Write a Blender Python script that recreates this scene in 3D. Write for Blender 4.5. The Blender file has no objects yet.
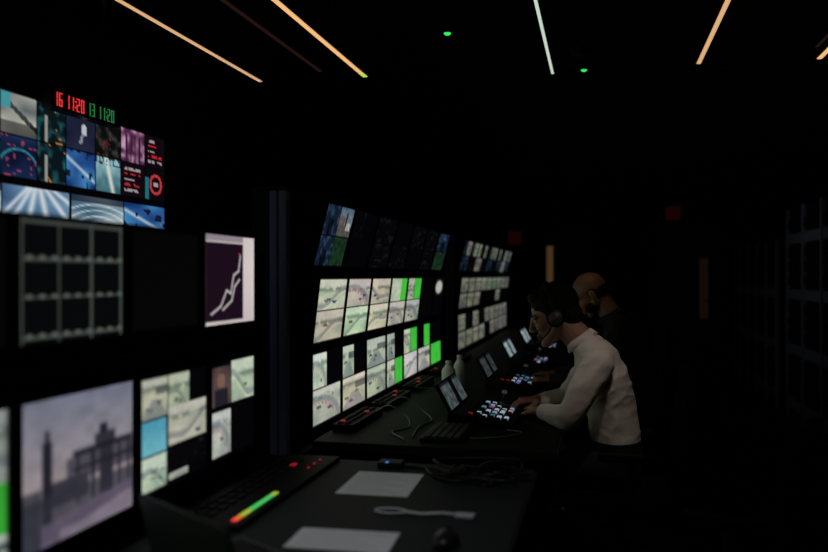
import bpy, bmesh, math, random
import numpy as np
from mathutils import Vector, Matrix, noise as mnoise

scene = bpy.context.scene
scene.view_settings.view_transform = 'Standard'
scene.view_settings.look = 'None'
random.seed(4)
COL = scene.collection

# ------------------------------------------------------------------ materials
def mat(name, col, rough=0.5, metal=0.0, emis=None, estr=1.0, spec=0.5, noise=0.0, nscale=20.0, bump=0.0, bscale=60.0, trans=0.0):
    m = bpy.data.materials.new(name); m.use_nodes = True
    nt = m.node_tree; p = nt.nodes['Principled BSDF']
    p.inputs['Base Color'].default_value = (*col, 1)
    p.inputs['Roughness'].default_value = rough
    p.inputs['Metallic'].default_value = metal
    p.inputs['Specular IOR Level'].default_value = spec
    if trans: p.inputs['Transmission Weight'].default_value = trans
    if emis is not None:
        p.inputs['Emission Color'].default_value = (*emis, 1)
        p.inputs['Emission Strength'].default_value = estr
    tc = nt.nodes.new('ShaderNodeTexCoord')
    if noise > 0:
        n = nt.nodes.new('ShaderNodeTexNoise'); n.inputs['Scale'].default_value = nscale; n.inputs['Detail'].default_value = 4
        r = nt.nodes.new('ShaderNodeMixRGB'); r.blend_type = 'MIX'
        r.inputs[1].default_value = (*[c*(1-noise) for c in col], 1); r.inputs[2].default_value = (*[min(1, c*(1+noise)) for c in col], 1)
        nt.links.new(tc.outputs['Object'], n.inputs['Vector']); nt.links.new(n.outputs['Fac'], r.inputs[0])
        nt.links.new(r.outputs[0], p.inputs['Base Color'])
    if bump > 0:
        n2 = nt.nodes.new('ShaderNodeTexNoise'); n2.inputs['Scale'].default_value = bscale; n2.inputs['Detail'].default_value = 3
        b = nt.nodes.new('ShaderNodeBump'); b.inputs['Strength'].default_value = bump; b.inputs['Distance'].default_value = 0.02
        nt.links.new(tc.outputs['Object'], n2.inputs['Vector']); nt.links.new(n2.outputs['Fac'], b.inputs['Height'])
        nt.links.new(b.outputs[0], p.inputs['Normal'])
    return m

M = {}
M['wall'] = mat('dark_wall_paint', (.007, .006, .007), .85, noise=.2, spec=.1)
M['ceil'] = mat('black_ceiling', (.006, .006, .007), .9, noise=.2, spec=.1)
M['floor'] = mat('dark_carpet', (.006, .006, .007), .95, noise=.4, nscale=200, bump=.3, bscale=300, spec=.1)
M['plastic'] = mat('black_plastic', (.007, .007, .008), .5, spec=.2)
M['mouse'] = mat('mouse_plastic', (.012, .012, .013), .3, spec=.5)
M['gloss'] = mat('panel_black', (.003, .003, .0035), .55, spec=.1)
M['rack'] = mat('rack_black_metal', (.006, .006, .008), .55, spec=.2)
M['alu'] = mat('anodised_frame', (.22, .22, .29), .5, metal=.2)
M['greymetal'] = mat('grey_metal', (.08, .08, .085), .5, metal=.4)
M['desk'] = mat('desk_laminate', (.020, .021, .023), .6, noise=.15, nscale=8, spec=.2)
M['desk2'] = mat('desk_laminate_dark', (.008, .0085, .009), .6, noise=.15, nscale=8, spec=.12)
M['deskedge'] = mat('desk_edge', (.012, .012, .013), .5)
M['paper'] = mat('paper', (.82, .82, .82), .8, noise=.05, nscale=40)
M['paperink'] = mat('paper_print', (.40, .40, .42), .8)
M['shirt'] = mat('pale_cotton_shirt', (.78, .73, .70), .85, noise=.04, nscale=12, bump=.15, bscale=40)
M['darkshirt'] = mat('dark_shirt', (.008, .008, .009), .9, bump=.4, bscale=16)
M['trousers'] = mat('dark_trousers', (.008, .008, .010), .9, bump=.3, bscale=20)
M['shoe'] = mat('black_shoe', (.01, .01, .01), .35)
M['skin'] = mat('skin', (.38, .20, .14), .5, noise=.08, nscale=30)
M['skin2'] = mat('tanned_skin', (.32, .16, .10), .5, noise=.08, nscale=30)
M['lips'] = mat('lips', (.35, .13, .11), .5)
M['hair'] = mat('dark_hair', (.006, .005, .004), .7, bump=.6, bscale=120, spec=.2)
M['eyew'] = mat('eye_white', (.5, .48, .45), .3)
M['eyed'] = mat('eye_iris', (.03, .015, .01), .2)
M['fabric'] = mat('chair_fabric', (.004, .004, .0045), .95, bump=.4, bscale=200, spec=.1)
M['chairpl'] = mat('chair_plastic', (.005, .005, .0055), .6, spec=.15)
M['white'] = mat('white_plastic', (.85, .87, .87), .4)
M['cap'] = mat('bottle_cap', (.8, .8, .8), .4)
M['cableb'] = mat('black_cable', (.006, .006, .006), .45, spec=.3)
M['cablew'] = mat('pale_cable', (.16, .22, .25), .4)
M['lanyard'] = mat('grey_ribbon', (.55, .55, .56), .6)
M['red'] = mat('red_led', (.1, 0, 0), .4, emis=(1, .04, .05), estr=.9)
M['reddim'] = mat('red_dim_led', (.1, 0, 0), .4, emis=(.40, .012, .02), estr=.5)
M['green'] = mat('green_led', (0, .1, 0), .4, emis=(.08, .65, .14), estr=.75)
M['greenx'] = mat('green_status_led', (0, .1, 0), .4, emis=(.03, .75, .10), estr=1.2)
M['greend'] = mat('green_digit_led', (0, .1, 0), .4, emis=(.03, .30, .08), estr=.6)
M['ylw'] = mat('yellow_led', (.1, .1, 0), .4, emis=(.5, .62, .05), estr=.7)
M['orange'] = mat('orange_led', (.1, .05, 0), .4, emis=(.8, .18, .03), estr=.8)
M['blueled'] = mat('blue_led', (0, 0, .1), .4, emis=(.05, .25, .8), estr=.9)
M['btnw'] = mat('lit_key_white', (.3, .3, .3), .4, emis=(.42, .50, .60), estr=.6)
M['btng'] = mat('lit_key_teal', (.05, .2, .2), .4, emis=(.1, .30, .38), estr=.5)
M['btnp'] = mat('lit_key_blue', (.1, .1, .25), .4, emis=(.16, .18, .48), estr=.5)
M['btnk'] = mat('key_dark', (.007, .007, .008), .6, spec=.12)
M['warm'] = mat('warm_led_diffuser', (.3, .2, .1), .5, emis=(.72, .42, .20), estr=1.0)
M['warm2'] = mat('amber_led_diffuser', (.3, .2, .1), .5, emis=(.92, .50, .20), estr=1.0)
M['cool'] = mat('neutral_led_diffuser', (.3, .3, .3), .5, emis=(.55, .66, .54), estr=1.0)
M['faint'] = mat('faint_led_diffuser', (.03, .02, .02), .5, emis=(.016, .006, .005), estr=1.0)
M['tipg'] = mat('green_tip', (.1, .2, .05), .5, emis=(.45, .75, .1), estr=1.0)
M['doorglass'] = mat('lit_vision_glass', (.02, .01, .005), .5, emis=(.055, .030, .012), estr=1.0)
M['doorglass2'] = mat('dim_vision_glass', (.01, .005, .003), .5, emis=(.0055, .0032, .0018), estr=1.0)
M['signred'] = mat('red_sign', (.03, .004, .004), .5, emis=(.0075, .0008, .0008), estr=1.0)
M['door'] = mat('dark_door', (.008, .007, .007), .6)
M['trim'] = mat('dark_trim', (.008, .008, .009), .6)

def screen_mat():
    m = bpy.data.materials.new('video_screen'); m.use_nodes = True
    nt = m.node_tree; nt.nodes.clear()
    o = nt.nodes.new('ShaderNodeOutputMaterial'); e = nt.nodes.new('ShaderNodeEmission')
    a = nt.nodes.new('ShaderNodeAttribute'); a.attribute_name = 'Col'
    g = nt.nodes.new('ShaderNodeBsdfGlossy'); g.inputs['Roughness'].default_value = .35; g.inputs['Color'].default_value = (.02, .02, .02, 1)
    ad = nt.nodes.new('ShaderNodeAddShader')
    nt.links.new(a.outputs['Color'], e.inputs['Color']); e.inputs['Strength'].default_value = 1.0
    nt.links.new(e.outputs[0], ad.inputs[0]); nt.links.new(g.outputs[0], ad.inputs[1]); nt.links.new(ad.outputs[0], o.inputs['Surface'])
    return m
M['screen'] = screen_mat()

# ------------------------------------------------------------------ builder
class B:
    def __init__(s):
        s.v = []; s.f = []; s.m = []; s.mats = []; s.sm = []; s.vc = {}
    def mi(s, name):
        if name not in s.mats: s.mats.append(name)
        return s.mats.index(name)
    def add_bm(s, bm, mname, smooth=False, mtx=None):
        off = len(s.v); bm.verts.index_update(); k = s.mi(mname)
        for v in bm.verts:
            s.v.append(tuple(mtx @ v.co if mtx else v.co))
        for f in bm.faces:
            s.f.append([off+v.index for v in f.verts]); s.m.append(k); s.sm.append(smooth)
        bm.free()
    def add_mesh(s, me, fn, smooth=True):
        off = len(s.v)
        for v in me.vertices: s.v.append(tuple(v.co))
        for p in me.polygons:
            s.f.append([off+i for i in p.vertices]); s.m.append(s.mi(fn(p.center) if callable(fn) else fn)); s.sm.append(smooth)
        bpy.data.meshes.remove(me)
    def box(s, lo, hi, m, bev=0.0, mtx=None):
        lo = Vector(lo); hi = Vector(hi); c = (lo+hi)/2; d = hi-lo
        bm = bmesh.new(); bmesh.ops.create_cube(bm, size=1)
        for v in bm.verts: v.co = Vector((v.co.x*d.x, v.co.y*d.y, v.co.z*d.z))+c
        if bev > 0:
            bmesh.ops.bevel(bm, geom=bm.edges[:], offset=min(bev, min(d)*.45), segments=2, affect='EDGES', profile=.6)
        s.add_bm(bm, m, False, mtx)
    def cyl(s, p0, p1, r, m, r1=None, seg=20, mtx=None):
        p0 = Vector(p0); p1 = Vector(p1); ax = p1-p0; L = ax.length
        bm = bmesh.new(); bmesh.ops.create_cone(bm, cap_ends=True, segments=seg, radius1=r, radius2=r if r1 is None else r1, depth=L)
        R = ax.to_track_quat('Z', 'Y').to_matrix().to_4x4(); T = Matrix.Translation((p0+p1)/2) @ R
        if mtx: T = mtx @ T
        s.add_bm(bm, m, True, T)
    def ell(s, c, r, m, mtx=None, sub=3):
        bm = bmesh.new(); bmesh.ops.create_icosphere(bm, subdivisions=sub, radius=1)
        T = Matrix.Translation(c) @ Matrix.Diagonal((*r, 1))
        if mtx: T = mtx @ T
        s.add_bm(bm, m, True, T)
    def tube(s, pts, r, m, seg=8, mtx=None, flat=1.0):
        pts = [Vector(p) for p in pts]; n = len(pts); off = len(s.v); k = s.mi(m)
        up = Vector((0, 0, 1)); last = None
        for i, p in enumerate(pts):
            t = (pts[min(i+1, n-1)]-pts[max(i-1, 0)]).normalized()
            a = t.cross(up)
            if a.length < 1e-3: a = last if last else t.cross(Vector((1, 0, 0)))
            a.normalize()
            if last and a.dot(last) < 0: a = -a
            last = a; b = t.cross(a).normalized()
            for j in range(seg):
                th = 2*math.pi*j/seg
                q = p+a*(r*math.cos(th))+b*(r*flat*math.sin(th))
                s.v.append(tuple(mtx @ q if mtx else q))
        for i in range(n-1):
            for j in range(seg):
                s.f.append([off+i*seg+j, off+i*seg+(j+1) % seg, off+(i+1)*seg+(j+1) % seg, off+(i+1)*seg+j]); s.m.append(k); s.sm.append(True)
        s.f.append([off+j for j in range(seg)][::-1]); s.m.append(k); s.sm.append(False)
        s.f.append([off+(n-1)*seg+j for j in range(seg)]); s.m.append(k); s.sm.append(False)
    def screen(s, fn, img):
        ny, nx = img.shape[0]-1, img.shape[1]-1
        off = len(s.v); k = s.mi('screen')
        img = np.clip(img, 0, 1)
        lin = np.where(img <= .04045, img/12.92, ((img+.055)/1.055)**2.4)
        for j in range(ny+1):
            for i in range(nx+1):
                s.vc[len(s.v)] = lin[j, i]
                s.v.append(tuple(fn(i/nx, j/ny)))
        for j in range(ny):
            for i in range(nx):
                a = off+j*(nx+1)+i
                s.f.append([a, a+nx+1, a+nx+2, a+1]); s.m.append(k); s.sm.append(False)
    def finish(s, name, parent=None, keep=False):
        me = bpy.data.meshes.new(name)
        co = np.array(s.v, dtype=float)
        if keep or parent: org = Vector((0, 0, 0))
        else:
            lo = co.min(0); hi = co.max(0); org = Vector(((lo[0]+hi[0])/2, (lo[1]+hi[1])/2, lo[2]))
        me.from_pydata([tuple(Vector(p)-org) for p in s.v], [], s.f)
        for mn in s.mats: me.materials.append(M[mn])
        me.polygons.foreach_set('material_index', s.m); me.polygons.foreach_set('use_smooth', s.sm)
        if s.vc:
            at = me.color_attributes.new('Col', 'FLOAT_COLOR', 'POINT')
            arr = np.zeros((len(s.v), 4), dtype=np.float32); arr[:, 3] = 1
            for i, c in s.vc.items(): arr[i, :3] = c
            at.data.foreach_set('color', arr.ravel())
        me.update()
        ob = bpy.data.objects.new(name, me); COL.objects.link(ob); ob.location = org
        if parent: ob.parent = parent
        return ob

def empty(name, loc=(0, 0, 0)):
    e = bpy.data.objects.new(name, None); COL.objects.link(e); e.empty_display_size = .1
    return e

# ------------------------------------------------------------------ picture painters (sRGB arrays for the displays)
def c8(r, g, b): return np.array([r, g, b])/255.
def snoise(h, w, n, rng):
    g = rng.random((n+1, n+1))
    ys = np.linspace(0, n, h); xs = np.linspace(0, n, w)
    a = np.array([np.interp(xs, np.arange(n+1), row) for row in g])
    return np.array([np.interp(ys, np.arange(n+1), a[:, i]) for i in range(w)]).T
def mixc(a, b, t): return a*(1-t[..., None])+b*t[..., None]
def feed(img, x0, y0, x1, y1, kind, seed=0, pad=.012):
    H, W = img.shape[:2]
    X0 = int(round((x0+pad)*(W-1))); X1 = max(X0+2, int(round((x1-pad)*(W-1)))+1)
    Y0 = int(round((y0+pad)*(H-1))); Y1 = max(Y0+2, int(round((y1-pad)*(H-1)))+1)
    h, w = img[Y0:Y1, X0:X1].shape[:2]
    if h < 2 or w < 2: return
    rng = np.random.default_rng(seed*77+5)
    gy, gx = np.mgrid[0:1:h*1j, 0:1:w*1j]
    n1 = snoise(h, w, 3, rng); n2 = snoise(h, w, 7, rng); n3 = snoise(h, w, 14, rng)
    if kind == 'cream':
        a = mixc(c8(198, 200, 176), c8(150, 162, 144), np.clip(n1*1.3-.2, 0, 1))
        hz = .18+.25*rng.random()
        a = mixc(a, c8(210, 211, 198), (gy < hz)*.6)
        a = mixc(a, c8(84, 100, 88), (np.clip(1-np.abs(gy-hz-.05*n3)*8, 0, 1)*(n2 > .38))*.7)
        v = rng.integers(0, 4); s0 = rng.random()*6
        if v < 2:
            sg = 1 if v == 0 else -1
            cen = (.85-.45*(gx if sg > 0 else 1-gx)+.14*np.sin(gx*5+s0))
            d = np.abs(gy-cen); a = mixc(a, c8(120, 126, 124), np.clip(1.6-d*12, 0, 1)*.65)
            a = mixc(a, c8(222, 222, 210), np.clip(1-np.abs(gy-cen-.12)*26, 0, 1)*.7)
        elif v == 2:
            rr_ = np.sqrt((gx-.2)**2+((gy-1.1)*.9)**2); a = mixc(a, c8(116, 124, 126), np.clip(1.5-np.abs(rr_-.75)*12, 0, 1)*.65)
            a = mixc(a, c8(176, 84, 74), (np.abs(rr_-.62) < .03)*(((gx*8) % 1) > .5)*.6)
        else:
            a = mixc(a, c8(124, 130, 132), ((gy > .5) & (np.abs(gx-.5) < (gy-.35)*.8))*.65)
            a = mixc(a, c8(62, 68, 72), ((gy < .42) & (gx > .55) & (gy > .2))*.65)
        for _ in range(rng.integers(1, 4)):
            cx, cy = .15+.7*rng.random(), .45+.4*rng.random()
            a = mixc(a, c8(*(45+rng.random(3)*70)), (((gx-cx)/.09)**2+((gy-cy)/.05)**2 < 1)*.85)
        a = a*(.94+.10*n3[..., None])
        a = a*(.93+.1*rng.random(3))[None, None, :]*(.88+.16*rng.random())
    elif kind == 'green':
        a = mixc(c8(66, 195, 58), c8(56, 170, 56), n1)
    elif kind == 'gline':
        a = mixc(c8(190, 200, 175), c8(150, 165, 140), n2)
        a[(gx > .62)] = c8(66, 185, 56)
    elif kind == 'cyan':
        a = mixc(c8(66, 140, 165), c8(112, 178, 190), gy*.7+.3*n2)
    elif kind == 'dark':
        a = mixc(c8(6, 6, 8), c8(26, 26, 28), np.clip((n2-.6)*3, 0, 1))
    elif kind == 'black':
        a = np.zeros((h, w, 3))+c8(4, 4, 6)
    elif kind == 'dkgreen':
        a = mixc(c8(14, 36, 24), c8(38, 66, 42), n2)
    elif kind == 'bluedk':
        a = mixc(c8(18, 32, 54), c8(84, 112, 140), np.clip(n2*1.4-.6, 0, 1))
        a[(gy > .45) & (np.abs(gx-.5) < .2)] *= .4
    elif kind == 'person':
        a = mixc(c8(52, 42, 46), c8(95, 75, 74), n1)
        r = (gx-.5)**2/.05+(gy-.35)**2/.04; a[r < 1] = c8(120, 88, 76)
        a[(gy > .6) & (abs(gx-.5) < .35)] = c8(32, 30, 38)
    elif kind == 'street':
        a = mixc(c8(100, 124, 146), c8(168, 172, 172), gy)
        a[(gy > .3) & (gx < .45)] = c8(120, 108, 98)
        a[(gy > .15) & (abs(gx-.55) < .07)] = c8(40, 40, 48)
        a[(gy > .62)] = c8(96, 92, 90)
        a[(gy > .5) & (gy < .8) & (gx > .6) & (gx < .95)] = c8(205, 205, 205)
        a = a*(.75+.35*n3[..., None])
    elif kind == 'blue':
        a = mixc(c8(20, 50, 112), c8(70, 140, 195), np.clip(n1*1.5-.3, 0, 1))
        d = np.abs(gy-.2-.6*gx); a = mixc(a, c8(215, 225, 230), np.clip(1-d*10, 0, 1)*.8)
        a[(n2 > .72)] = c8(24, 26, 50)
    elif kind == 'navy':
        a = mixc(c8(10, 16, 40), c8(26, 46, 84), n1)
        r = np.sqrt((gx-.5)**2+(gy-.9)**2); a = mixc(a, c8(70, 190, 205), np.clip(1-np.abs(r-.6)*22, 0, 1)*.8)
        a[(n3 > .82)] = c8(150, 60, 90)
    elif kind == 'figure':
        a = mixc(c8(22, 26, 46), c8(36, 42, 66), n1)
        a[((gx-.62)**2/.010+(gy-.42)**2/.03) < 1] = c8(190, 195, 200)
        a[(abs(gx-.55+.3*(gy-.6)) < .05) & (gy > .5) & (gy < .85)] = c8(140, 140, 150)
    elif kind == 'roof':
        a = mixc(c8(46, 74, 112), c8(130, 168, 192), n1)
        for k in range(6):
            d = np.abs((gx-.5)*(.6+.1*k)+(k-2.5)*.22*(gy+.3)); a = mixc(a, c8(225, 232, 235), np.clip(1-d*16, 0, 1)*.9)
        a = mixc(a, c8(36, 40, 48), (gy > .72)*.8)
    elif kind == 'arena':
        a = mixc(c8(60, 96, 120), c8(176, 196, 198), np.clip(n1*1.4-.2, 0, 1))
        r = np.sqrt(((gx-.5)*1.1)**2+((gy-1.0)*1.1)**2)
        for k in range(4): a = mixc(a, c8(226, 228, 226), np.clip(1-np.abs(r-.35-.18*k)*24, 0, 1)*.8)
        a = mixc(a, c8(40, 56, 50), (r < .32)*.85); a = mixc(a, c8(28, 34, 46), (gy < .15)*.7)
    elif kind == 'land':
        a = mixc(c8(150, 190, 200), c8(50, 96, 106), np.clip(gy+.4*n2-.2, 0, 1))
        d = np.abs(gx-.4-.3*gy); a = mixc(a, c8(225, 225, 215), np.clip(1-d*7, 0, 1))
        a[(gy < .2) & (n3 > .5)] = c8(40, 60, 70)
    elif kind == 'pale':
        a = mixc(c8(196, 194, 180), c8(90, 98, 100), n1)
        a[(np.abs(gx*.7-gy+.1) < .08)] = c8(60, 60, 62)
        a[(gy > .7)] *= .55
        a[(gx < .25) & (gy < .4)] = c8(70, 150, 160)
    elif kind == 'magenta':
        a = mixc(c8(80, 36, 66), c8(195, 160, 185), np.clip(n2*1.5-.4, 0, 1))
        for k in range(4): a[(np.abs(gx-.2-k*.2) < .03) & (gy > .15)] = c8(60, 22, 52)
    elif kind == 'redtext':
        a = np.zeros((h, w, 3))+c8(16, 10, 16)
        for k in range(5):
            ln = .3+.6*rng.random()
            a[(np.abs(gy-.15-k*.17) < .035) & (gx > .1) & (gx < ln) & (n3 > .35)] = c8(190, 36, 54) if k % 2 else c8(165, 150, 152)
    elif kind == 'redring':
        a = np.zeros((h, w, 3))+c8(12, 8, 12)
        r = np.sqrt((gx-.55)**2+((gy-.5)*1.0)**2); a[np.abs(r-.30) < .05] = c8(200, 56, 66); a[(gx < .2) & (gy > .3)] = c8(30, 110, 120)
        a[(np.abs(gx-.55) < .12) & (np.abs(gy-.5) < .06)] = c8(170, 150, 150)
    elif kind == 'reddk':
        a = mixc(c8(12, 14, 14), c8(60, 64, 60), np.clip((n2-.45)*2, 0, 1))
        a[(n3 > .78) & (gy > .4)] = c8(120, 30, 36)
    elif kind == 'dkteal':
        a = mixc(c8(10, 22, 26), c8(40, 110, 118), np.clip((n2-.5)*2, 0, 1))
        a[(np.abs(gx-.3) < .05) & (gy > .3)] = c8(150, 150, 140); a[(n3 > .86)] = c8(180, 120, 60)
    elif kind == 'blob':
        a = np.zeros((h, w, 3))+c8(10, 10, 10)
        a = mixc(a, c8(175, 175, 170), np.clip(2-2*((gx-.5)**2/.16+(gy-.5)**2/.2), 0, 1))
    elif kind == 'plaza':
        a = mixc(c8(108, 112, 132), c8(160, 146, 146), np.clip(gy*1.6, 0, 1))
        a = mixc(a, c8(140, 140, 150), n1*.3)
        bld = c8(32, 32, 42)
        a[(gy > .46) & (gy < .62) & (gx > .36)] = c8(80, 76, 86)
        a[(gy > .30) & (gx > .165) & (gx < .235)] = bld
        a[(gy > .22) & (gy < .3) & (gx > .185) & (gx < .215)] = bld
        a[(gy > .41) & (gy < .455) & (gx > .42) & (gx < 1)] = bld
        a[(gy > .33) & (gy < .42) & (gx > .62) & (gx < .82)] = c8(50, 48, 58)
        a[(gy > .27) & (gy < .34) & (gx > .66) & (gx < .74)] = bld
        for xx in (.46, .60, .86, .96): a[(gy > .45) & (gy < .80) & (np.abs(gx-xx) < .014)] = bld
        a[(gy > .45) & (gy < .8) & (gx > .66) & (gx < .80)] = c8(46, 44, 54)
        a[(gy > .53) & (gy < .565) & (gx > .42)] = bld
        a[(gy > .58) & (gx > .24) & (gx < .56) & (gy < .76)] = c8(54, 52, 62)
        a[(gy > .66)] = mixc(a, c8(46, 46, 58), gy*0+.7)[(gy > .66)]
        a[(gy > .82-.1*(gx-.5))] = c8(92, 84, 102)
        a = mixc(a, c8(150, 136, 148), ((gy > .88+.05*np.sin(gx*4)) & (gx > .3))*.6)
        a = mixc(a, c8(46, 48, 58), (gx < .15)*(gy > .6)*.8)
        k = a.copy()
        for _ in range(2):
            p = np.pad(k, ((1, 1), (1, 1), (0, 0)), mode='edge'); k = (p[1:-1, 1:-1]*2+p[:-2, 1:-1]+p[2:, 1:-1]+p[1:-1, :-2]+p[1:-1, 2:])/6
        a = k*(.86+.16*n3[..., None])
    elif kind == 'map':
        a = mixc(c8(212, 200, 198), c8(188, 178, 178), n1)
        a[(gx > .02) & (gx < .76) & (gy > .08) & (gy < .96)] = c8(28, 13, 26)
        a[(gx < .76) & (gy < .07)] = c8(140, 130, 138)
        for (p, q) in (((.12, .88), (.3, .80)), ((.3, .80), (.42, .62)), ((.42, .62), (.5, .66)), ((.5, .66), (.56, .45)), ((.56, .45), (.66, .40)), ((.66, .40), (.7, .22)), ((.34, .84), (.52, .74)), ((.52, .74), (.58, .58)), ((.58, .58), (.68, .5))):
            p = np.array(p); q = np.array(q); d = q-p; t = np.clip(((gx-p[0])*d[0]+(gy-p[1])*d[1])/(d@d), 0, 1)
            dist = np.hypot(gx-p[0]-t*d[0], gy-p[1]-t*d[1]); a = mixc(a, c8(205, 200, 200), np.clip(1.4-dist/.012, 0, 1))
        a[(np.abs(gx-.67) < .015) & (np.abs(gy-.2) < .012)] = c8(190, 60, 60)
    elif kind == 'gridlines':
        a = np.zeros((h, w, 3))+c8(7, 8, 9)
        ln = c8(70, 76, 70)
        for xx in (.02, .345, .66, .98): a[np.abs(gx-xx) < .009] = ln
        for yy in (.02, .32, .63, .95):
            a[np.abs(gy-yy) < .010] = ln*.9
            a[(np.abs(gy-yy+.01) < .014) & (((gx*9) % 1) > .55) & (yy > .1)] = ln*1.3
    elif kind == 'panelpic':
        a = mixc(c8(140, 150, 152), c8(64, 84, 88), np.clip(n2*1.3-.2, 0, 1))
        a[gy < .12] = c8(30, 40, 46)
    img[Y0:Y1, X0:X1] = np.clip(a, 0, 1)

def canvas(nx, ny, base=(4, 4, 6)): return np.zeros((ny+1, nx+1, 3))+c8(*base)

# ------------------------------------------------------------------ monitors
def monitor(Y0, Y1, z0, z1, img, X=-1.10, tilt=0.0, back=-1.20, name='monitor', bez=.008, lip=.006):
    b = B()
    T = Matrix(((1, 0, 0, X), (0, 1, 0, 0), (0, 0, 1, z0), (0, 0, 0, 1))) @ Matrix.Rotation(tilt, 4, 'Y')
    h = z1-z0
    b.box((-.035, Y0, 0), (-.004, Y1, h), 'plastic', .004, T)
    b.box((-.006, Y0, 0), (.002, Y0+bez, h), 'plastic', .0015, T)
    b.box((-.006, Y1-bez, 0), (.002, Y1, h), 'plastic', .0015, T)
    b.box((-.006, Y0+bez, h-bez), (.002, Y1-bez, h), 'plastic', .0015, T)
    b.box((-.006, Y0+bez, 0), (.002, Y1-bez, bez*1.3), 'plastic', .0015, T)
    ya, yb, za, zb = Y0+bez, Y1-bez, bez*1.3, h-bez
    b.screen(lambda u, v: T @ Vector((-.0028, ya+(yb-ya)*u, zb-(zb-za)*v)), img)
    yc = (Y0+Y1)/2
    b.box((back+.0005, yc-.05, z0+h*.35), (X-.02, yc+.05, z0+h*.65), 'greymetal', .003)
    return b.finish(name)

def stacked(nx, ny, top, bot, seed):
    img = canvas(nx, ny)
    for r, it in enumerate((top, bot)):
        its = it if isinstance(it, tuple) else (it,)
        for c, k in enumerate(its):
            feed(img, c/len(its), r*.5+.005, (c+1)/len(its), r*.5+.495, k, seed*4+r*2+c, pad=.024)
    return img

pitch = .377; YB = 2.985
rowsB = [(1.380, 1.654, .26, 40), (1.072, 1.348, .12, 44), (.742, 1.048, .0, 48)]
spec = [
 [(('bluedk', 'street'), ('bluedk', 'dkgreen')), (('dark', 'black'), 'black'), ('dark', 'dark'), ('black', 'dark'), ('dark', 'black'), ('dark', 'dark'), ('bluedk', 'dkgreen')],
 [('cream', 'cream'), ('cream', 'cream'), ('cream', 'cream'), ('gline', 'cream'), (('cream', 'green'), 'cream'), ('black', 'black'), ('blob', 'black')],
 [(('cream', 'black'), 'cream'), (('cream', 'black'), 'cream'), ('cream', 'cream'), (('cream', 'black'), ('cream', 'green')), (('cream', 'green'), 'cream'), (('black', 'green'), 'cream'), ('black', 'green')],
]
for r, (z0, z1, tl, ny) in enumerate(rowsB):
    for c in range(7):
        t, bt = spec[r][c]
        monitor(YB+c*pitch, YB+c*pitch+pitch-.007, z0, z1, stacked(52 if c < 3 else 28, ny, t, bt, r*10+c+3)*(1.0 if r else .85), tilt=tl, X=-1.10)
rng0 = random.Random(9)
for r, (z0, z1, tl, ny) in enumerate(rowsB):
    for c in range(9):
        if r == 0: t, bt = (rng0.choice([('cream', 'dark'), ('bluedk', 'cream')]), rng0.choice(['cream', 'dark', 'bluedk']))
        else: t, bt = rng0.choice(['cream', 'cream', 'dark', 'cream']), rng0.choice(['cream', 'cream', 'black'])
        img = stacked(14, 18, t, bt, 60+r*10+c)*.60
        monitor(6.32+c*pitch, 6.32+c*pitch+pitch-.007, z0, z1, img, tilt=tl)

# near left bank
img = canvas(90, 70, (14, 14, 16)); feed(img, 0, 0, 1, 1, 'gridlines', pad=.0); monitor(1.345, 1.712, 1.20, 1.475, img, bez=.010)
img = canvas(8, 8, (5, 5, 6)); monitor(1.728, 2.085, 1.20, 1.475, img, bez=.012)
img = canvas(72, 66); feed(img, 0, 0, 1, 1, 'map', pad=.0); monitor(2.102, 2.455, 1.195, 1.480, img)
img = canvas(8, 8, (5, 5, 6)); monitor(.96, 1.33, 1.20, 1.475, img, bez=.012)
img = canvas(30, 40); feed(img, 0, 0, .97, .46, 'cream', 3); feed(img, 0, .47, .97, .78, 'green', 3); feed(img, 0, .80, .97, 1, 'cream', 4)
img[:, :] *= .85
monitor(.955, 1.335, .785, 1.105, img)
img = canvas(90, 76); feed(img, 0, 0, 1, 1, 'plaza', 2, pad=0); monitor(1.352, 1.752, .785, 1.105, img)
img = canvas(60, 54)
feed(img, 0, 0, .38, .36, 'cream', 11); feed(img, .38, .0, .72, .36, 'cream', 12); feed(img, .74, 0, 1, .28, 'black', 1)
feed(img, 0, .38, .36, .68, 'cyan', 13); feed(img, .38, .30, 1, .66, 'cream', 14)
feed(img, 0, .70, .36, 1, 'cream', 15); feed(img, .38, .70, 1, .90, 'dark', 16); feed(img, .38, .92, .7, .98, 'cream', 2)
monitor(1.772, 2.128, .795, 1.100, img)
img = canvas(48, 52)
feed(img, 0, .04, .42, .46, 'person', 21); feed(img, .45, 0, 1, .46, 'cream', 22)
feed(img, 0, .50, .42, .97, 'cream', 23); feed(img, .45, .50, 1, .96, 'black', 24)
monitor(2.142, 2.455, .795, 1.100, img)

# wall displays
def tvimg(seed):
    img = canvas(160, 110)
    kinds1 = ['pale', 'pale', 'dkteal', 'figure', 'reddk', 'magenta', 'redtext']
    kinds2 = ['land', 'navy', 'dkteal', 'blue', 'land', 'redtext', 'redring']
    xx = [0, .14, .29, .42, .57, .71, .86, 1.0]
    for i in range(7):
        feed(img, xx[i], 0, xx[i+1], .212, kinds1[i], seed+i, pad=.006)
        feed(img, xx[i], .217, xx[i+1], .430, kinds2[i], seed+9+i, pad=.006)
    kb = ['arena', 'roof', 'arena', 'blue']; bx = [0, .145, .44, .73, 1.0]
    for i in range(4):
        feed(img, bx[i], .475, bx[i+1], .70, kb[i], seed+20+i, pad=.008)
        feed(img, bx[i], .72, bx[i+1], .99, ['navy', 'land', 'blue', 'blue'][i], seed+30+i, pad=.008)
    return img*.95
monitor(2.185, 3.450, 1.300, 2.005, tvimg(1), X=-2.0, back=-2.299, name='television', bez=.012)
monitor(.90, 2.165, 1.300, 2.005, tvimg(41), X=-2.0, back=-2.299, name='television', bez=.012)

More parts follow.
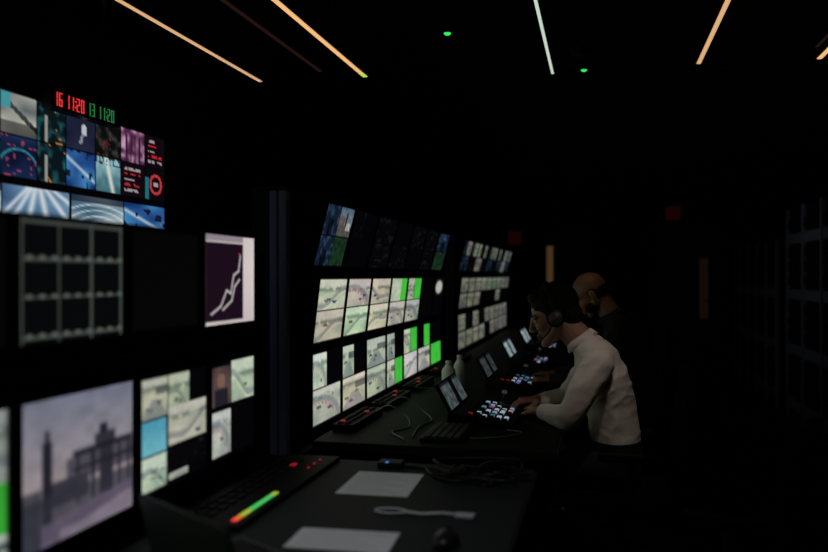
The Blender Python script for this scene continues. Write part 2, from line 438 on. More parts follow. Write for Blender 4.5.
SEG = {'0': 'abcdef', '1': 'bc', '2': 'abged', '3': 'abgcd', '4': 'fgbc', '5': 'afgcd', '6': 'afgedc', '7': 'abc', '8': 'abcdefg', '9': 'abcdfg'}
def digit(b, x, y, z, w, h, ch, m, t=.006):
    if ch == ':':
        for k in (.3, .7): b.box((x, y+.002, z+h*k-t/2), (x+.003, y+.002+t, z+h*k+t/2), m)
        return
    hh = h/2
    R = {'a': (0, h-t, w, h), 'd': (0, 0, w, t), 'g': (0, hh-t/2, w, hh+t/2), 'f': (0, hh, t, h), 'e': (0, 0, t, hh), 'b': (w-t, hh, w, h), 'c': (w-t, 0, w, hh)}
    for s_ in SEG[ch]:
        a, c, d, e = R[s_]; b.box((x, y+a+.001, z+c+.001), (x+.003, y+d-.001, z+e-.001), m)
b = B()
b.box((-1.99, 2.56, 1.965), (-1.945, 2.99, 2.040), 'plastic', .004)
for yy in (2.64, 2.89): b.box((-1.985, yy, 2.035), (-1.965, yy+.02, 2.519), 'gloss', .002)
y = 2.572
for grp, m in (('16', 'red'), (' ', None), ('11:20', 'red'), (' ', None), ('13', 'greend'), (' ', None), ('11:20', 'greend')):
    for ch in grp:
        if ch == ' ': y += .014; continue
        digit(b, -1.9455, y, 1.976, .019, .052, ch, m, .0055); y += .009 if ch == ':' else .0265
b.finish('digital_clock')

# ------------------------------------------------------------------ racks
def rack(Y0, Y1, top, shelves, name='monitor_rack'):
    b = B()
    b.box((-1.24, Y0, 0), (-1.20, Y1, top-.02), 'rack')
    b.box((-1.24, Y0, 0), (-1.064, Y1, .70), 'rack', .003)
    for y0 in (Y0, Y1-.03):
        b.box((-1.24, y0, .70), (-1.172, y0+.03, top), 'rack', .002)
        b.box((-1.170, y0-.004, .70), (-1.140, y0+.034, top), 'alu' if top > 1.5 else 'rack', .004)
        b.box((-1.134, y0-.004, .70), (-1.104, y0+.034, top), 'alu' if top > 1.5 else 'rack', .004)
    for z in shelves: b.box((-1.20, Y0+.03, z-.006), (-1.15, Y1-.03, z+.006), 'rack', .002)
    if top > 1.5: b.box((-1.24, Y0, top), (-1.104, Y1, top+.015), 'rack', .003)
    for z in (.15, .45):
        b.box((-1.066, Y0+.1, z), (-1.060, Y1-.1, z+.2), 'rack', .002)
    return b.finish(name)
rack(.60, 2.53, 1.43, (1.15, .76))
rack(2.735, 5.66, 1.66, (1.362, 1.060))
rack(6.15, 9.80, 1.66, (1.362, 1.060))

# ------------------------------------------------------------------ desks
DZ = .73
def desk(X1, Y0, Y1, supports, m, name='control_desk'):
    b = B()
    b.box((-1.055, Y0, DZ-.035), (X1, Y1, DZ), m, .004)
    b.box((X1-.006, Y0+.002, DZ-.033), (X1+.006, Y1-.002, DZ-.004), 'deskedge', .003)
    for y in supports:
        b.box((-1.0, y-.02, 0), (-.55, y+.02, DZ-.035), 'rack', .003)
        b.box((-1.0, y-.04, 0), (-.35, y+.04, .03), 'rack', .004)
    b.box((-1.03, Y0+.05, .35), (-1.01, Y1-.05, DZ-.036), 'rack')
    return b.finish(name)
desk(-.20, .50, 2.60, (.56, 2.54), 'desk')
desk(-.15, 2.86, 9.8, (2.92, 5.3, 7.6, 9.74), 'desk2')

b = B()
b.box((-1.045, 1.80, DZ), (-.85, 2.58, DZ+.014), 'gloss', .003)
n = 26
for i in range(n):
    y = 1.835+i*.0104
    m = 'red' if i < 1 else ('orange' if i < 4 else ('ylw' if i < 9 or i > 22 else 'green'))
    b.box((-.888, y, DZ+.0135), (-.874, y+.0100, DZ+.018), m, .001)
for k in range(3):
    for i in range(12):
        y = 1.86+i*.055
        b.box((-1.02+k*.028, y, DZ+.013), (-1.004+k*.028, y+.030, DZ+.019), 'reddim' if (i*7+k*5) % 8 == 0 and i > 8 else 'btnk', .002)
for i in (9, 10, 11): b.box((-.90, 1.9+i*.055, DZ+.0135), (-.894, 1.9+i*.055+.010, DZ+.018), 'reddim')
b.finish('audio_control_panel')

for yy in (3.05, 3.6, 4.2, 4.9, 5.6):
    b = B()
    b.box((-1.04, yy, DZ), (-.95, yy+.44, DZ+.030), 'gloss', .004)
    for i in range(12):
        for k in range(2):
            b.box((-1.025+k*.03, yy+.02+i*.034, DZ+.029), (-1.006+k*.03, yy+.042+i*.034, DZ+.036), ('reddim' if (i*3+k+int(yy*10)) % 11 == 0 else 'btnk'), .002)
    b.finish('intercom_panel')

# ------------------------------------------------------------------ replay consoles
def console(x, y, lit, screen_kind='panelpic', w=.46, bright=1.0):
    b = B(); rr = random.Random(int(y*10)); z = DZ
    d = .25
    pts = [(x, z), (x, z+.022), (x-d, z+.05), (x-d-.03, z+.05), (x-d-.03, z)]
    y0, y1 = y-w/2, y+w/2
    bm = bmesh.new(); A = [bm.verts.new((p[0], y0, p[1])) for p in pts]; C = [bm.verts.new((p[0], y1, p[1])) for p in pts]
    bm.faces.new(A); bm.faces.new(C[::-1])
    for i in range(5): bm.faces.new([A[i], C[i], C[(i+1) % 5], A[(i+1) % 5]][::-1])
    bmesh.ops.recalc_face_normals(bm, faces=bm.faces[:]); bmesh.ops.bevel(bm, geom=bm.edges[:], offset=.004, segments=2, affect='EDGES')
    b.add_bm(bm, 'plastic')
    sl = math.atan2(.028, d)
    T = Matrix.Translation((x, y0, z+.022)) @ Matrix.Rotation(sl, 4, 'Y')
    for r in range(6):
        for c in range(16):
            if c > 11 and r in (0, 1, 2): continue
            m = rr.choice(['btnk', 'btnk', 'btnw', 'btng', 'btnk', 'btnp', 'btnk', 'btnw', 'btnk']) if r in lit else 'btnk'
            if rr.random() < .015: m = 'reddim'
            b.box((-.035-r*.030-.018, .02+c*.026, -.001), (-.035-r*.030, .037+c*.026, .008), m, .002, T)
    b.cyl((-.075, w-.075, -.001), (-.075, w-.075, .014), .036, 'greymetal', mtx=T, seg=32)
    b.cyl((-.075, w-.075, .014), (-.075, w-.075, .018), .030, 'plastic', mtx=T, seg=32)
    b.box((-.14, w-.035, -.001), (-.04, w-.025, .004), 'gloss', .001, T)
    b.cyl((-.10, w-.018, 0), (-.10, w-.018, .05), .004, 'greymetal', mtx=T); b.box((-.112, w-.03, .045), (-.088, w-.006, .06), 'white', .003, T)
    T2 = Matrix.Translation((x-d-.012, y, z+.052)) @ Matrix.Rotation(math.radians(-28), 4, 'Y')
    b.box((-.016, -w*.46, 0), (0, w*.46, .135), 'plastic', .004, T2)
    img = canvas(40, 22, (30, 34, 36))
    feed(img, 0, 0, .45, 1, screen_kind, 3); feed(img, .46, 0, .66, 1, 'dark', 5); feed(img, .66, 0, 1, 1, screen_kind, 7)
    img *= bright
    b.screen(lambda u, v: T2 @ Vector((.0006, -w*.44+w*.88*u, .128-.118*v)), img)
    for s_ in (-.12, .12): b.cyl((-.008, s_-.02, .0), (-.008, s_+.02, .0), .008, 'plastic', mtx=T2)
    return b.finish('replay_console')
console(-.335, 3.50, (0, 1, 2, 3, 4), bright=.60)
console(-.335, 4.62, (0, 1, 2, 3), bright=.45)
console(-.335, 5.75, (0, 1, 2), bright=1.2)
console(-.335, 7.0, (0, 1), bright=1.3)

b = B(); b.box((-.66, 2.94, DZ), (-.50, 3.24, DZ+.014), 'plastic', .004)
for r in range(5):
    for c in range(13): b.box((-.645+r*.028, 2.952+c*.022, DZ+.013), (-.623+r*.028, 2.970+c*.022, DZ+.021), 'greymetal', .002)
b.finish('computer_keyboard')

def bottle(x, y, h, r, name):
    b = B(); z = DZ
    prof = [(r*.9, 0), (r, .006), (r, h*.62), (r*.93, h*.68), (r*.95, h*.7), (r*.45, h*.86), (r*.38, h*.9)]
    bm = bmesh.new(); rings = []
    for (rad, zz) in prof: rings.append([bm.verts.new((x+rad*math.cos(t*math.pi/12), y+rad*math.sin(t*math.pi/12), z+zz)) for t in range(24)])
    bm.faces.new(rings[0][::-1]); bm.faces.new(rings[-1])
    for a, c in zip(rings, rings[1:]):
        for i in range(24): bm.faces.new([a[i], a[(i+1) % 24], c[(i+1) % 24], c[i]])
    b.add_bm(bm, 'white', True)
    b.cyl((x, y, z+h*.88), (x, y, z+h), r*.45, 'cap')
    b.finish(name)
bottle(-.80, 4.30, .16, .038, 'water_bottle'); bottle(-.76, 4.42, .18, .034, 'water_bottle')

def paper(x0, y0, x1, y1, rot, z, lines=9):
    b = B(); c = Vector(((x0+x1)/2, (y0+y1)/2, 0)); T = Matrix.Translation(c) @ Matrix.Rotation(rot, 4, 'Z')
    w, h = (x1-x0)/2, (y1-y0)/2
    b.box((-w, -h, z), (w, h, z+.0016), 'paper', 0, T)
    for i in range(lines):
        yy = -h+.03+i*(2*h-.06)/max(1, lines-1)
        b.box((-w+.02, yy, z+.0015), (w-.03-.03*(i % 3), yy+.003, z+.0019), 'paperink', 0, T)
    return b.finish('paper_sheet')
paper(-.74, 2.19, -.53, 2.45, .03, DZ)
paper(-.71, 1.73, -.465, 1.875, .05, DZ, 4)

b = B()
pts = []
for i in range(25):
    t = i/24*2*math.pi; pts.append((-.535+.04*math.cos(t), 2.045+.022*math.sin(t), DZ+.004))
b.tube(pts, .005, 'lanyard', flat=.6)
b.tube([(-.495, 2.045, DZ+.004), (-.45, 2.035, DZ+.004), (-.40, 2.055, DZ+.004), (-.36, 2.05, DZ+.004)], .008, 'lanyard', flat=.5)
b.box((-.365, 2.032, DZ), (-.315, 2.070, DZ+.006), 'lanyard', .002)
b.finish('lanyard')

b = B(); b.ell((-.345, 1.82, DZ+.013), (.030, .052, .022), 'mouse'); b.box((-.370, 1.776, DZ), (-.32, 1.864, DZ+.012), 'mouse', .005)
b.cyl((-.349, 1.852, DZ+.030), (-.341, 1.852, DZ+.030), .006, 'btnk'); b.finish('computer_mouse')

b = B()
A_ = Vector((-.925, 1.55, 0)); Bp = Vector((-.63, 1.365, 0)); ex = (Bp-A_).normalized(); ey = Vector((-ex.y, ex.x, 0))
T = Matrix(((ex.x, ey.x, 0, A_.x), (ex.y, ey.y, 0, A_.y), (0, 0, 1, DZ), (0, 0, 0, 1)))
b.box((0, .0, 0), (.345, .215, .018), 'greymetal', .004, T)
for r in range(5):
    for c in range(14): b.box((.02+c*.022, .10+r*.021, .017), (.038+c*.022, .117+r*.021, .0205), 'plastic', .001, T)
b.box((.12, .02, .0175), (.22, .09, .019), 'plastic', 0, T)
TL = T @ Matrix.Translation((0, .0, .017)) @ Matrix.Rotation(math.radians(12), 4, 'X')
b.box((0, -.008, 0), (.345, 0, .150), 'greymetal', .003, TL)
b.finish('laptop')

# cables
def spline(pts):
    P = [Vector(p) for p in pts]; out = []; P = [P[0]]+P+[P[-1]]
    for i in range(1, len(P)-2):
        for k in range(10):
            t = k/10; a, c, d, e = P[i-1], P[i], P[i+1], P[i+2]
            out.append(.5*((2*c)+(-a+d)*t+(2*a-5*c+4*d-e)*t*t+(-a+3*c-3*d+e)*t**3))
    out.append(P[-2]); return out
def cable(pts, r, m, name='cable'):
    b = B(); b.tube(spline(pts), r, m); return b.finish(name)
z = DZ+.0045
rr = random.Random(3)
bb = B()
for k in range(6):
    pts = [(-.46+.02*k, 2.58, z)]
    for i in range(6): pts.append((-.54+.34*rr.random(), 2.33+.24*rr.random(), z+.006*k))
    bb.tube(spline(pts), .0045, 'cableb')
bb.box((-.70, 2.50, DZ), (-.62, 2.56, DZ+.02), 'plastic', .004); bb.box((-.672, 2.50, DZ+.019), (-.664, 2.508, DZ+.023), 'blueled', .001)
bb.tube(spline([(-.62, 2.53, z), (-.56, 2.52, z), (-.50, 2.48, z)]), .0045, 'cableb')
bb.finish('cable_bundle')
cable([(-.94, 3.35, z+.03), (-.88, 3.34, z+.06), (-.80, 3.32, z+.02), (-.76, 3.20, z), (-.80, 3.08, z), (-.72, 2.95, z)], .0032, 'cablew')
cable([(-.94, 3.50, z+.03), (-.86, 3.52, z+.07), (-.76, 3.50, z+.01), (-.70, 3.36, z), (-.72, 3.22, z), (-.70, 3.0, z)], .0032, 'cablew')
cable([(-.48, 3.02, z), (-.42, 3.04, z), (-.34, 3.10, z), (-.30, 3.18, z), (-.36, 3.22, z)], .003, 'cablew')
cable([(-.94, 4.1, z+.03), (-.85, 4.08, z+.03), (-.76, 4.0, z), (-.66, 4.1, z), (-.70, 4.2, z)], .004, 'cableb')

# ------------------------------------------------------------------ chairs
def chair(x, y, yaw=0.0, back_tilt=8, arms=True):
    b = B(); T = Matrix.Translation((x, y, 0)) @ Matrix.Rotation(yaw, 4, 'Z')
    b.box((-.24, -.23, .405), (.22, .23, .462), 'fabric', .022, T)
    b.box((-.20, -.19, .385), (.18, .19, .408), 'chairpl', .006, T)
    TB = T @ Matrix.Translation((.235, 0, .56)) @ Matrix.Rotation(math.radians(back_tilt), 4, 'Y')
    b.box((-.018, -.21, 0), (.022, .21, .42), 'fabric', .018, TB)
    b.tube([(.10, 0, .39), (.26, 0, .40), (.30, 0, .50), (.285, 0, .70)], .022, 'chairpl', mtx=T)
    b.cyl((0, 0, .10), (0, 0, .39), .028, 'chairpl', mtx=T); b.cyl((0, 0, .07), (0, 0, .20), .04, 'chairpl', mtx=T)
    for k in range(5):
        a = 2*math.pi*k/5+.3; e = Vector((.29*math.cos(a), .29*math.sin(a), .075))
        b.tube([(0, 0, .105), tuple(e*.5+Vector((0, 0, .055))), tuple(e)], .02, 'chairpl', mtx=T)
        tx, ty = -math.sin(a)*.012, math.cos(a)*.012
        for s_ in (-1, 1):
            c = Vector((e.x+tx*s_*1.2, e.y+ty*s_*1.2, .0285)); o = Vector((tx, ty, 0))*.5
            b.cyl(c-o, c+o, .028, 'chairpl', mtx=T)
        b.cyl((e.x, e.y, .03), (e.x, e.y, .08), .009, 'chairpl', mtx=T)
    if arms:
        for s_ in (-1, 1):
            b.tube([(.05, s_*.20, .40), (.05, s_*.275, .41), (.05, s_*.285, .62)], .014, 'chairpl', mtx=T)
            b.box((-.08, s_*.285-.03, .62), (.17, s_*.285+.03, .648), 'chairpl', .01, T)
    return b.finish('office_chair')
chair(.07, 3.55); chair(.20, 4.66); chair(.22, 2.25, yaw=-.35); chair(.15, 5.9, yaw=.2)

# ------------------------------------------------------------------ people
def remesh(bm, voxel, it):
    me = bpy.data.meshes.new('tmp'); bm.to_mesh(me); bm.free()
    ob = bpy.data.objects.new('tmp', me); COL.objects.link(ob)
    r = ob.modifiers.new('r', 'REMESH'); r.mode = 'VOXEL'; r.voxel_size = voxel
    s_ = ob.modifiers.new('s', 'SMOOTH'); s_.iterations = it; s_.factor = .5
    dg = bpy.context.evaluated_depsgraph_get(); me2 = bpy.data.meshes.new_from_object(ob.evaluated_get(dg))
    bpy.data.objects.remove(ob); bpy.data.meshes.remove(me); return me2
def caps(bm, p0, p1, r0, r1, seg=18):
    p0 = Vector(p0); p1 = Vector(p1); ax = p1-p0; L = ax.length; t = ax.normalized()
    a = t.orthogonal().normalized(); c = t.cross(a); rings = []
    st = []
    for k in range(1, 6):
        th = -math.pi/2+k*math.pi/12; st.append((math.sin(th)*r0, math.cos(th)*r0))
    st.append((0, r0)); st.append((L, r1))
    for k in range(1, 6):
        th = k*math.pi/12; st.append((L+math.sin(th)*r1, math.cos(th)*r1))
    v0 = bm.verts.new(p0-t*r0); v1 = bm.verts.new(p1+t*r1)
    for (d, r) in st: rings.append([bm.verts.new(p0+t*d+a*(r*math.cos(2*math.pi*j/seg))+c*(r*math.sin(2*math.pi*j/seg))) for j in range(seg)])
    for j in range(seg):
        bm.faces.new([v0, rings[0][(j+1) % seg], rings[0][j]]); bm.faces.new([v1, rings[-1][j], rings[-1][(j+1) % seg]])
    for A, C in zip(rings, rings[1:]):
        for j in range(seg): bm.faces.new([A[j], A[(j+1) % seg], C[(j+1) % seg], C[j]])
def ellb(bm, c, r, R=None):
    T = Matrix.Translation(c) @ (R.to_4x4() if R else Matrix.Identity(4)) @ Matrix.Diagonal((*r, 1))
    bmesh.ops.create_icosphere(bm, subdivisions=3, radius=1, matrix=T)
def loft(bm, rings, y0, seg=28):
    RR = []
    n = len(rings)
    for i, (x, z, rf, rs) in enumerate(rings):
        a = rings[max(i-1, 0)]; c = rings[min(i+1, n-1)]
        t = Vector((c[0]-a[0], 0, c[1]-a[1])).normalized(); f = Vector((0, 1, 0)).cross(t).normalized()
        RR.append([bm.verts.new(Vector((x, y0, z))+f*(rf*math.cos(2*math.pi*j/seg))+Vector((0, rs*math.sin(2*math.pi*j/seg), 0))) for j in range(seg)])
    bm.faces.new(RR[0][::-1]); bm.faces.new(RR[-1])
    for A, C in zip(RR, RR[1:]):
        for j in range(seg): bm.faces.new([A[j], A[(j+1) % seg], C[(j+1) % seg], C[j]])
    bmesh.ops.recalc_face_normals(bm, faces=bm.faces[:])

def hand(b, w, d, n, side, skin, curl=.35):
    w = Vector(w); d = Vector(d).normalized(); side = Vector(side); side = (side-d*side.dot(d)).normalized(); n = Vector(n); n = (n-d*n.dot(d)-side*n.dot(side)).normalized()
    bm = bmesh.new()
    offs = [(.027, .088, .070, .0088), (.009, .092, .078, .009), (-.009, .088, .072, .0086), (-.026, .080, .056, .0075)]
    caps(bm, w-d*.03, w+d*.015, .024, .022)
    for k, (so, fo, L, r) in enumerate(offs):
        base = w+d*fo+side*so
        caps(bm, w+d*.012+side*so*.55, base, .0145, .0125, 12)
        cur = base; ang = curl*(.7+.12*k)
        for q, (fr, rr_) in enumerate(((.45, 1), (.31, .92), (.24, .82))):
            dirv = (d*math.cos(ang)+n*math.sin(ang)+side*(.07*(1.2-k))).normalized()
            nx = cur+dirv*L*fr; caps(bm, cur, nx, r*rr_, r*rr_*.92, 12); cur = nx; ang += curl*.9
    t0 = w+d*.025+side*.022; t1 = t0+(d*.55+side*.75+n*.25).normalized()*.040; t2 = t1+(d*.85+side*.35+n*.3).normalized()*.032; t3 = t2+(d*.95+side*.05+n*.3).normalized()*.024
    caps(bm, t0, t1, .0145, .0115, 12); caps(bm, t1, t2, .0108, .0095, 12); caps(bm, t2, t3, .0095, .008, 12)
    b.add_mesh(remesh(bm, .0028, 3), skin)

def folds(me, hem, amp):
    me.update()
    N = [Vector(v.normal) for v in me.vertices]
    for v, nn in zip(me.vertices, N):
        c = v.co
        if c.z < hem: continue
        p = Vector((c.x*6+c.z*5, c.y*6, c.z*12-c.x*9))
        q = Vector((c.x*13-c.z*6, c.y*11, c.z*18+c.x*6))
        r1 = (1-abs(mnoise.noise(p)))**2.2; r2 = (1-abs(mnoise.noise(q)))**2.2
        k = min(1, (c.z-hem)/.03)
        v.co = c+nn*(amp*k*((r1-.6)*1.0+(r2-.6)*.35))

def man(y0, spine, shoulder, elbowL, wristL, elbowR, wristR, headc, pitch_, shirt, skin, bald, hipx, kneex, yaw=0.0, handL=None, handR=None, hem=.655, hs=1.0):
    e = empty('seated_man')
    bm = bmesh.new(); loft(bm, spine, y0)
    sx, sw, sz = shoulder
    for s_, el, wr in ((-1, elbowL, wristL), (1, elbowR, wristR)):
        S = Vector((sx, y0+s_*sw, sz)); E = Vector(el); W = Vector(wr)
        caps(bm, Vector((sx+.01, y0+s_*.05, sz+.03)), S, .062, .060)
        caps(bm, S, S.lerp(E, .5), .066, .062); caps(bm, S.lerp(E, .5), E, .062, .050)
        caps(bm, E, E.lerp(W, .35), .050, .048); caps(bm, E.lerp(W, .35), W, .048, .034)
        for q in (.72, .84, .94):
            P = S.lerp(E, q); ellb(bm, P+Vector((-.012, s_*.004, 0)), (.052, .050, .012))
        H = Vector((hipx, y0+s_*.09, .548)); K = Vector((kneex, y0+s_*.115, .545)); A = Vector((kneex+.02, y0+s_*.115, .10))
        caps(bm, H, K, .078, .060); caps(bm, K, K.lerp(A, .4), .058, .056); caps(bm, K.lerp(A, .4), A, .056, .042)
        caps(bm, A+Vector((.03, 0, -.055)), A+Vector((-.10, 0, -.060)), .043, .038); caps(bm, A+Vector((-.08, 0, -.062)), A+Vector((-.17, 0, -.067)), .038, .030)
    def fm(c):
        if c.z < .085: return 'shoe'
        if c.z < hem: return 'trousers'
        return shirt
    b = B(); me = remesh(bm, .0065, 6); folds(me, hem, .0075)
    for v in me.vertices:
        if v.co.z < .003: v.co.z = .003
        if v.co.x < -.15 and .70 < v.co.z < .732: v.co.z = .7325
    b.add_mesh(me, fm)
    b.finish('body', e)
    cp, sp = math.cos(pitch_), math.sin(pitch_)
    R = Matrix.Rotation(yaw, 3, 'Z') @ Matrix(((-cp, 0, -sp), (0, -1, 0), (-sp, 0, cp)))
    T = Matrix.Translation(headc) @ R.to_4x4() @ Matrix.Scale(hs, 4)
    bm = bmesh.new()
    ellb(bm, (-.012, 0, .035), (.096, .076, .088)); ellb(bm, (.022, 0, -.018), (.066, .061, .085))
    for s_ in (-1, 1):
        caps(bm, (.0, s_*.045, -.045), (.062, s_*.014, -.093), .028, .021)
        ellb(bm, (.054, s_*.036, -.022), (.028, .024, .028))
        ellb(bm, (-.008, s_*.078, -.006), (.019, .008, .032)); ellb(bm, (-.002, s_*.077, -.028), (.010, .007, .012))
        ellb(bm, (.099, s_*.010, -.033), (.009, .008, .008))
        caps(bm, (.074, s_*.045, .020), (.083, s_*.014, .024), .010, .011)
    ellb(bm, (.074, 0, -.098), (.017, .020, .016))
    caps(bm, (.086, 0, .018), (.109, 0, -.027), .009, .0115)
    caps(bm, (.087, -.016, -.057), (.087, .016, -.057), .008, .008); caps(bm, (.085, -.014, -.069), (.085, .014, -.069), .0085, .0085)
    nb = T.inverted() @ Vector((spine[-1][0]+.012, y0, spine[-1][1]-.015))
    caps(bm, (-.028, 0, -.05), nb, .056, .060)
    b = B(); me = remesh(bm, .0038, 3)
    def fh(c):
        if c.x > .086 and -.078 < c.z < -.05 and abs(c.y) < .022: return 'lips'
        return skin
    b.add_mesh(me, fh)
    for s_ in (-1, 1):
        b.ell((.074, s_*.030, .002), (.0125, .0125, .0115), 'eyew', sub=2); b.ell((.0835, s_*.030, .001), (.004, .0055, .0055), 'eyed', sub=2)
        b.tube([(.078, s_*.047, .024), (.092, s_*.032, .031), (.097, s_*.014, .026)], .0035, 'hair', seg=6)
    b.v = [tuple(T @ Vector(p)) for p in b.v]
    b.finish('head', e)
    bm = bmesh.new()
    rg = random.Random(5)
    if not bald:
        ellb(bm, (-.022, 0, .050), (.102, .083, .088)); ellb(bm, (-.060, 0, -.010), (.055, .066, .066))
        ellb(bm, (.038, 0, .098), (.042, .058, .030))
        for k in range(26):
            th = rg.random()*2*math.pi; ph = rg.random()*1.2
            p = Vector((-.022+.096*math.sin(ph)*math.cos(th), .078*math.sin(ph)*math.sin(th), .050+.083*math.cos(ph)))
            ellb(bm, p, (.022, .012, .008))
        for s_ in (-1, 1): ellb(bm, (.012, s_*.073, .010), (.016, .008, .034))
    else:
        ellb(bm, (-.045, 0, -.010), (.068, .0755, .045))
        for s_ in (-1, 1): ellb(bm, (-.010, s_*.072, .012), (.026, .009, .022))
        for s_ in (-1, 1): ellb(bm, (.030, s_*.045, -.062), (.045, .024, .034))
        ellb(bm, (.070, 0, -.092), (.022, .030, .026))
    b = B(); me = remesh(bm, .0042, 2); b.add_mesh(me, 'hair'); b.v = [tuple(T @ Vector(p)) for p in b.v]; b.finish('hair', e)
    b = B()
    if not bald:
        arc = []
        for i in range(21):
            t = math.pi*i/20; arc.append((-.015, .091*math.cos(t), .0+.145*math.sin(t)))
        b.tube(arc, .009, 'plastic', flat=.45)
        for s_ in (-1, 1):
            b.cyl((-.010, s_*.078, -.008), (-.010, s_*.106, -.008), .037, 'plastic', seg=28); b.cyl((-.010, s_*.106, -.008), (-.010, s_*.112, -.008), .028, 'greymetal', seg=28)
        b.tube([(.0, .105, -.02), (.04, .098, -.055), (.085, .070, -.078), (.108, .035, -.078)], .003, 'plastic'); b.ell((.110, .030, -.078), (.010, .010, .009), 'plastic')
        b.v = [tuple(T @ Vector(p)) for p in b.v]; b.finish('headset', e)
    b = B()
    nbw = Vector((spine[-1][0], y0, spine[-1][1])); tdir = (Vector((spine[-1][0], 0, spine[-1][1]))-Vector((spine[-3][0], 0, spine[-3][1]))).normalized()
    f = Vector((0, 1, 0)).cross(tdir).normalized(); off = len(b.v); k = b.mi(shirt); n = 32
    prof = [(.066, -.020), (.062, .000), (.060, .012), (.063, .013), (.070, -.004), (.078, -.024)]
    for i in range(n):
        t = 2*math.pi*i/n
        for (rad, hgt) in prof:
            p = nbw+f*(rad*math.cos(t))+Vector((0, rad*1.02*math.sin(t), 0))+tdir*hgt; b.v.append(tuple(p))
    m_ = len(prof)
    for i in range(n):
        for j in range(m_):
            a0 = off+i*m_+j; a1 = off+i*m_+(j+1) % m_; c0 = off+((i+1) % n)*m_+j; c1 = off+((i+1) % n)*m_+(j+1) % m_
            b.f.append([a0, a1, c1, c0]); b.m.append(k); b.sm.append(True)
    b.finish('collar', e)
    for (nm, hd) in (('left_hand', handL), ('right_hand', handR)):
        b = B(); hand(b, *hd[:4], skin, hd[4]); b.finish(nm, e)
    return e

man(3.55, [(.055, .475, .085, .14), (.060, .52, .112, .17), (.066, .60, .112, .170), (.060, .70, .104, .160), (.040, .81, .106, .160), (.014, .91, .110, .172), (-.018, .99, .098, .165), (-.052, 1.045, .070, .115), (-.084, 1.080, .056, .062)],
    (-.008, .175, .985), (-.125, 3.280, .782), (-.232, 3.452, .775), (-.15, 3.82, .782), (-.262, 3.690, .782),
    (-.195, 3.55, 1.176), math.radians(20), 'shirt', 'skin', False, .05, -.38,
    handL=((-.238, 3.464, .772), (-.34, .94, -.02), (0, 0, -1), (-.9, -.3, 0), .50),
    handR=((-.268, 3.682, .790), (-.85, -.5, .0), (0, 0, -1), (.2, -1, 0), .45), hem=.662, hs=1.04)
man(4.65, [(.205, .475, .085, .14), (.208, .52, .120, .18), (.212, .62, .128, .182), (.205, .74, .125, .175), (.180, .86, .122, .178), (.145, .96, .118, .182), (.110, 1.04, .098, .172), (.080, 1.095, .070, .115), (.055, 1.135, .058, .062)],
    (.105, .180, 1.04), (-.02, 4.40, .80), (-.245, 4.50, .775), (-.02, 4.90, .80), (-.245, 4.80, .775),
    (-.050, 4.65, 1.245), math.radians(34), 'darkshirt', 'skin2', True, .18, -.25,
    handL=((-.255, 4.505, .775), (-1, .1, .02), (0, 0, -1), (0, 1, 0), .28),
    handR=((-.255, 4.795, .775), (-1, -.1, .02), (0, 0, -1), (0, -1, 0), .28))

# ------------------------------------------------------------------ room shell
def shell(name, lo, hi, m):
    b = B(); b.box(lo, hi, m); return b.finish(name)
shell('floor', (-2.45, -2.65, -.1), (2.65, 12.15, 0), 'floor')
shell('ceiling', (-2.45, -2.65, 2.52), (2.65, 12.15, 2.62), 'ceil')
shell('wall_left', (-2.45, -2.5, 0), (-2.3, 12, 2.52), 'wall')
shell('wall_right', (2.5, -2.5, 0), (2.65, 12, 2.52), 'wall')
shell('wall_back', (-2.45, 12, 0), (2.65, 12.15, 2.52), 'wall')
shell('wall_front', (-2.45, -2.65, 0), (2.65, -2.5, 2.52), 'wall')
shell('baseboard_back', (-2.3, 11.985, 0), (-1.3, 12, .08), 'trim')
shell('baseboard_right', (2.485, -2.5, 0), (2.5, 12, .08), 'trim')
shell('baseboard_left', (-2.3, -2.5, 0), (-2.285, 12, .08), 'trim')

def door(x0, x1, gx0, gx1, gz0, gz1, gm, name):
    b = B(); y = 11.95; W = 11.999
    b.box((x0, y, 0.002), (x1, W, 2.05), 'door', .004)
    b.box((x0-.06, y-.01, 0.002), (x0, W, 2.11), 'trim', .004); b.box((x1, y-.01, 0.002), (x1+.06, W, 2.11), 'trim', .004); b.box((x0, y-.01, 2.05), (x1, W, 2.11), 'trim', .004)
    b.box((gx0-.02, y-.012, gz0-.02), (gx1+.02, y-.001, gz1+.02), 'trim', .003)
    b.box((gx0, y-.016, gz0), (gx1, y-.011, gz1), gm)
    b.cyl((x1-.1, y-.05, 1.0), (x1-.1, y, 1.0), .012, 'greymetal'); b.cyl((x1-.22, y-.05, 1.0), (x1-.09, y-.05, 1.0), .010, 'greymetal')
    b.finish(name)
door(-1.02, -.20, -.76, -.67, .95, 1.79, 'doorglass', 'door_1')
door(.80, 1.65, 1.36, 1.48, .75, 1.60, 'doorglass2', 'door_2')
for x, z_ in ((-1.23, 1.87), (1.01, 2.20)):
    b = B(); b.box((x-.12, 11.95, z_-.08), (x+.12, 11.999, z_+.16), 'rack', .006); b.box((x-.10, 11.945, z_-.06), (x+.10, 11.951, z_+.14), 'signred', .002)
    b.finish('exit_sign')
b = B(); b.box((-.66, 11.93, 2.12), (-.60, 11.999, 2.519), 'greymetal', .004); b.finish('cable_trunking')

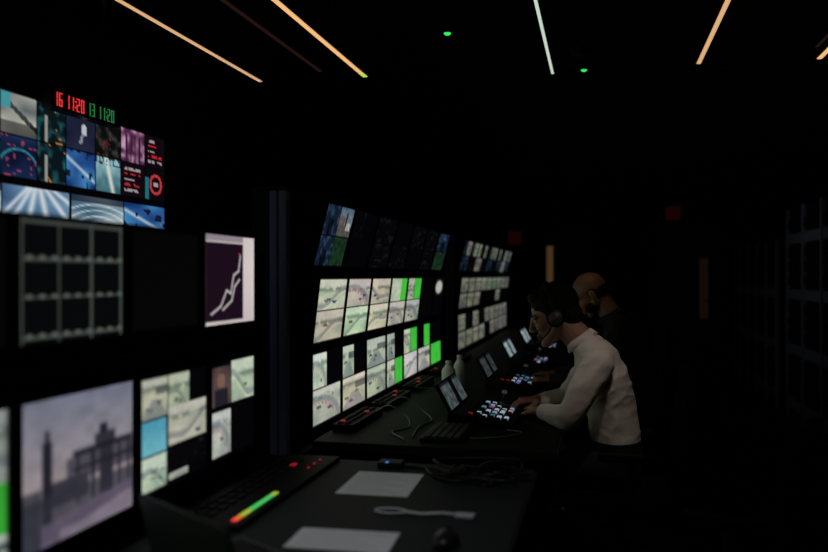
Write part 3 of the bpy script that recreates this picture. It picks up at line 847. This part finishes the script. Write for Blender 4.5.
def strip(x, y1, m, tip=None, w=.024, y0=-1.5):
    b = B(); b.box((x-w/2-.006, y0, 2.501), (x+w/2+.006, y1, 2.5195), 'rack', .002)
    b.box((x-w/2, y0+.01, 2.497), (x+w/2, y1-.01, 2.502), m)
    if tip: b.box((x-w/2, y1-.10, 2.4965), (x+w/2, y1-.01, 2.5018), tip)
    b.finish('ceiling_light_strip')
strip(-1.955, 4.44, 'warm', w=.021); strip(-1.32, 4.47, 'warm2', 'tipg'); strip(-.262, 4.64, 'cool', w=.014); strip(.52, 4.60, 'warm', w=.021); strip(1.13, 4.64, 'warm2')
strip(-1.53, 4.30, 'faint', w=.02); strip(1.06, 4.40, 'faint', w=.012)

for x, y in ((-.695, 3.70), (-.086, 4.53)):
    b = B(); b.cyl((x, y, 2.505), (x, y, 2.5195), .05, 'plastic', seg=28); b.cyl((x, y, 2.485), (x, y, 2.506), .034, 'plastic', r1=.045, seg=28)
    b.ell((x, y, 2.484), (.017, .017, .010), 'greenx', sub=2); b.finish('smoke_detector')

def eqrack(Y0, Y1, top, n):
    b = B(); X0 = 1.72
    b.box((X0+.03, Y0, 0.001), (2.47, Y1, top), 'rack', .004)
    k = max(1, int(round((Y1-Y0)/.6))); w = (Y1-Y0)/k
    for i in range(k+1):
        yy = min(max(Y0+i*w-.02, Y0), Y1-.04); b.box((X0, yy, .02), (X0+.035, yy+.04, top), 'alu', .003)
    for i in range(k):
        a = Y0+i*w+.03; c = Y0+(i+1)*w-.03
        for j in range(n):
            z0 = .12+j*(top-.2)/n; h = (top-.2)/n*.72
            b.box((X0+.012, a, z0), (X0+.04, c, z0+h), 'alu' if (j % 4 == 0) else 'plastic', .002)
    b.finish('equipment_rack')
eqrack(6.4, 8.25, 1.98, 14); eqrack(8.7, 11.4, 1.72, 12)

# ------------------------------------------------------------------ lights
def added_spot(x, y, power, col, aim, size=45):  # invented ceiling spots, added to brighten what the screens leave too dark
    b = B(); b.cyl((x, y, 2.48), (x, y, 2.5195), .045, 'plastic', seg=28); b.cyl((x, y, 2.470), (x, y, 2.481), .040, 'rack', r1=.044, seg=28); b.finish('added_spot_housing')  # made-up housing that carries the added lamp
    L = bpy.data.lights.new('added_spot_lamp', 'SPOT'); L.energy = power; L.color = col; L.spot_size = math.radians(size); L.spot_blend = .9; L.shadow_soft_size = .06
    o = bpy.data.objects.new('added_spot_lamp', L); COL.objects.link(o); o.location = (x, y, 2.462)
    o.rotation_euler = (Vector(aim)-Vector(o.location)).to_track_quat('-Z', 'Y').to_euler()
added_spot(.22, 2.70, 16, (1, .86, .76), (.03, 3.52, .9), 26)  # added warm fill on the near man's shirt
added_spot(-.5, 1.2, 20, (.85, .92, 1), (-.5, 2.1, .73), 50)  # added cool fill for the near desk and its papers
added_spot(-.1, 4.15, 3, (1, .80, .62), (-.02, 4.68, 1.3), 24)  # added warm fill on top of the bald man's head
added_spot(.6, 6.9, 4.0, (.8, .85, 1), (1.75, 7.6, 1.4), 70)  # added dim fill so the equipment racks show faintly

w = bpy.data.worlds.new('world'); scene.world = w; w.use_nodes = True
w.node_tree.nodes['Background'].inputs[0].default_value = (.5, .5, .6, 1); w.node_tree.nodes['Background'].inputs[1].default_value = .001

# ------------------------------------------------------------------ camera
cam = bpy.data.cameras.new('camera'); cam.lens = 35; cam.sensor_width = 36
co = bpy.data.objects.new('camera', cam); COL.objects.link(co); co.location = (0, 0, 1.35)
co.rotation_euler = (math.radians(90), 0, math.radians(13.01))
cam.dof.use_dof = True; cam.dof.focus_distance = 3.6; cam.dof.aperture_fstop = 1.4
cam.clip_start = .02
scene.camera = co
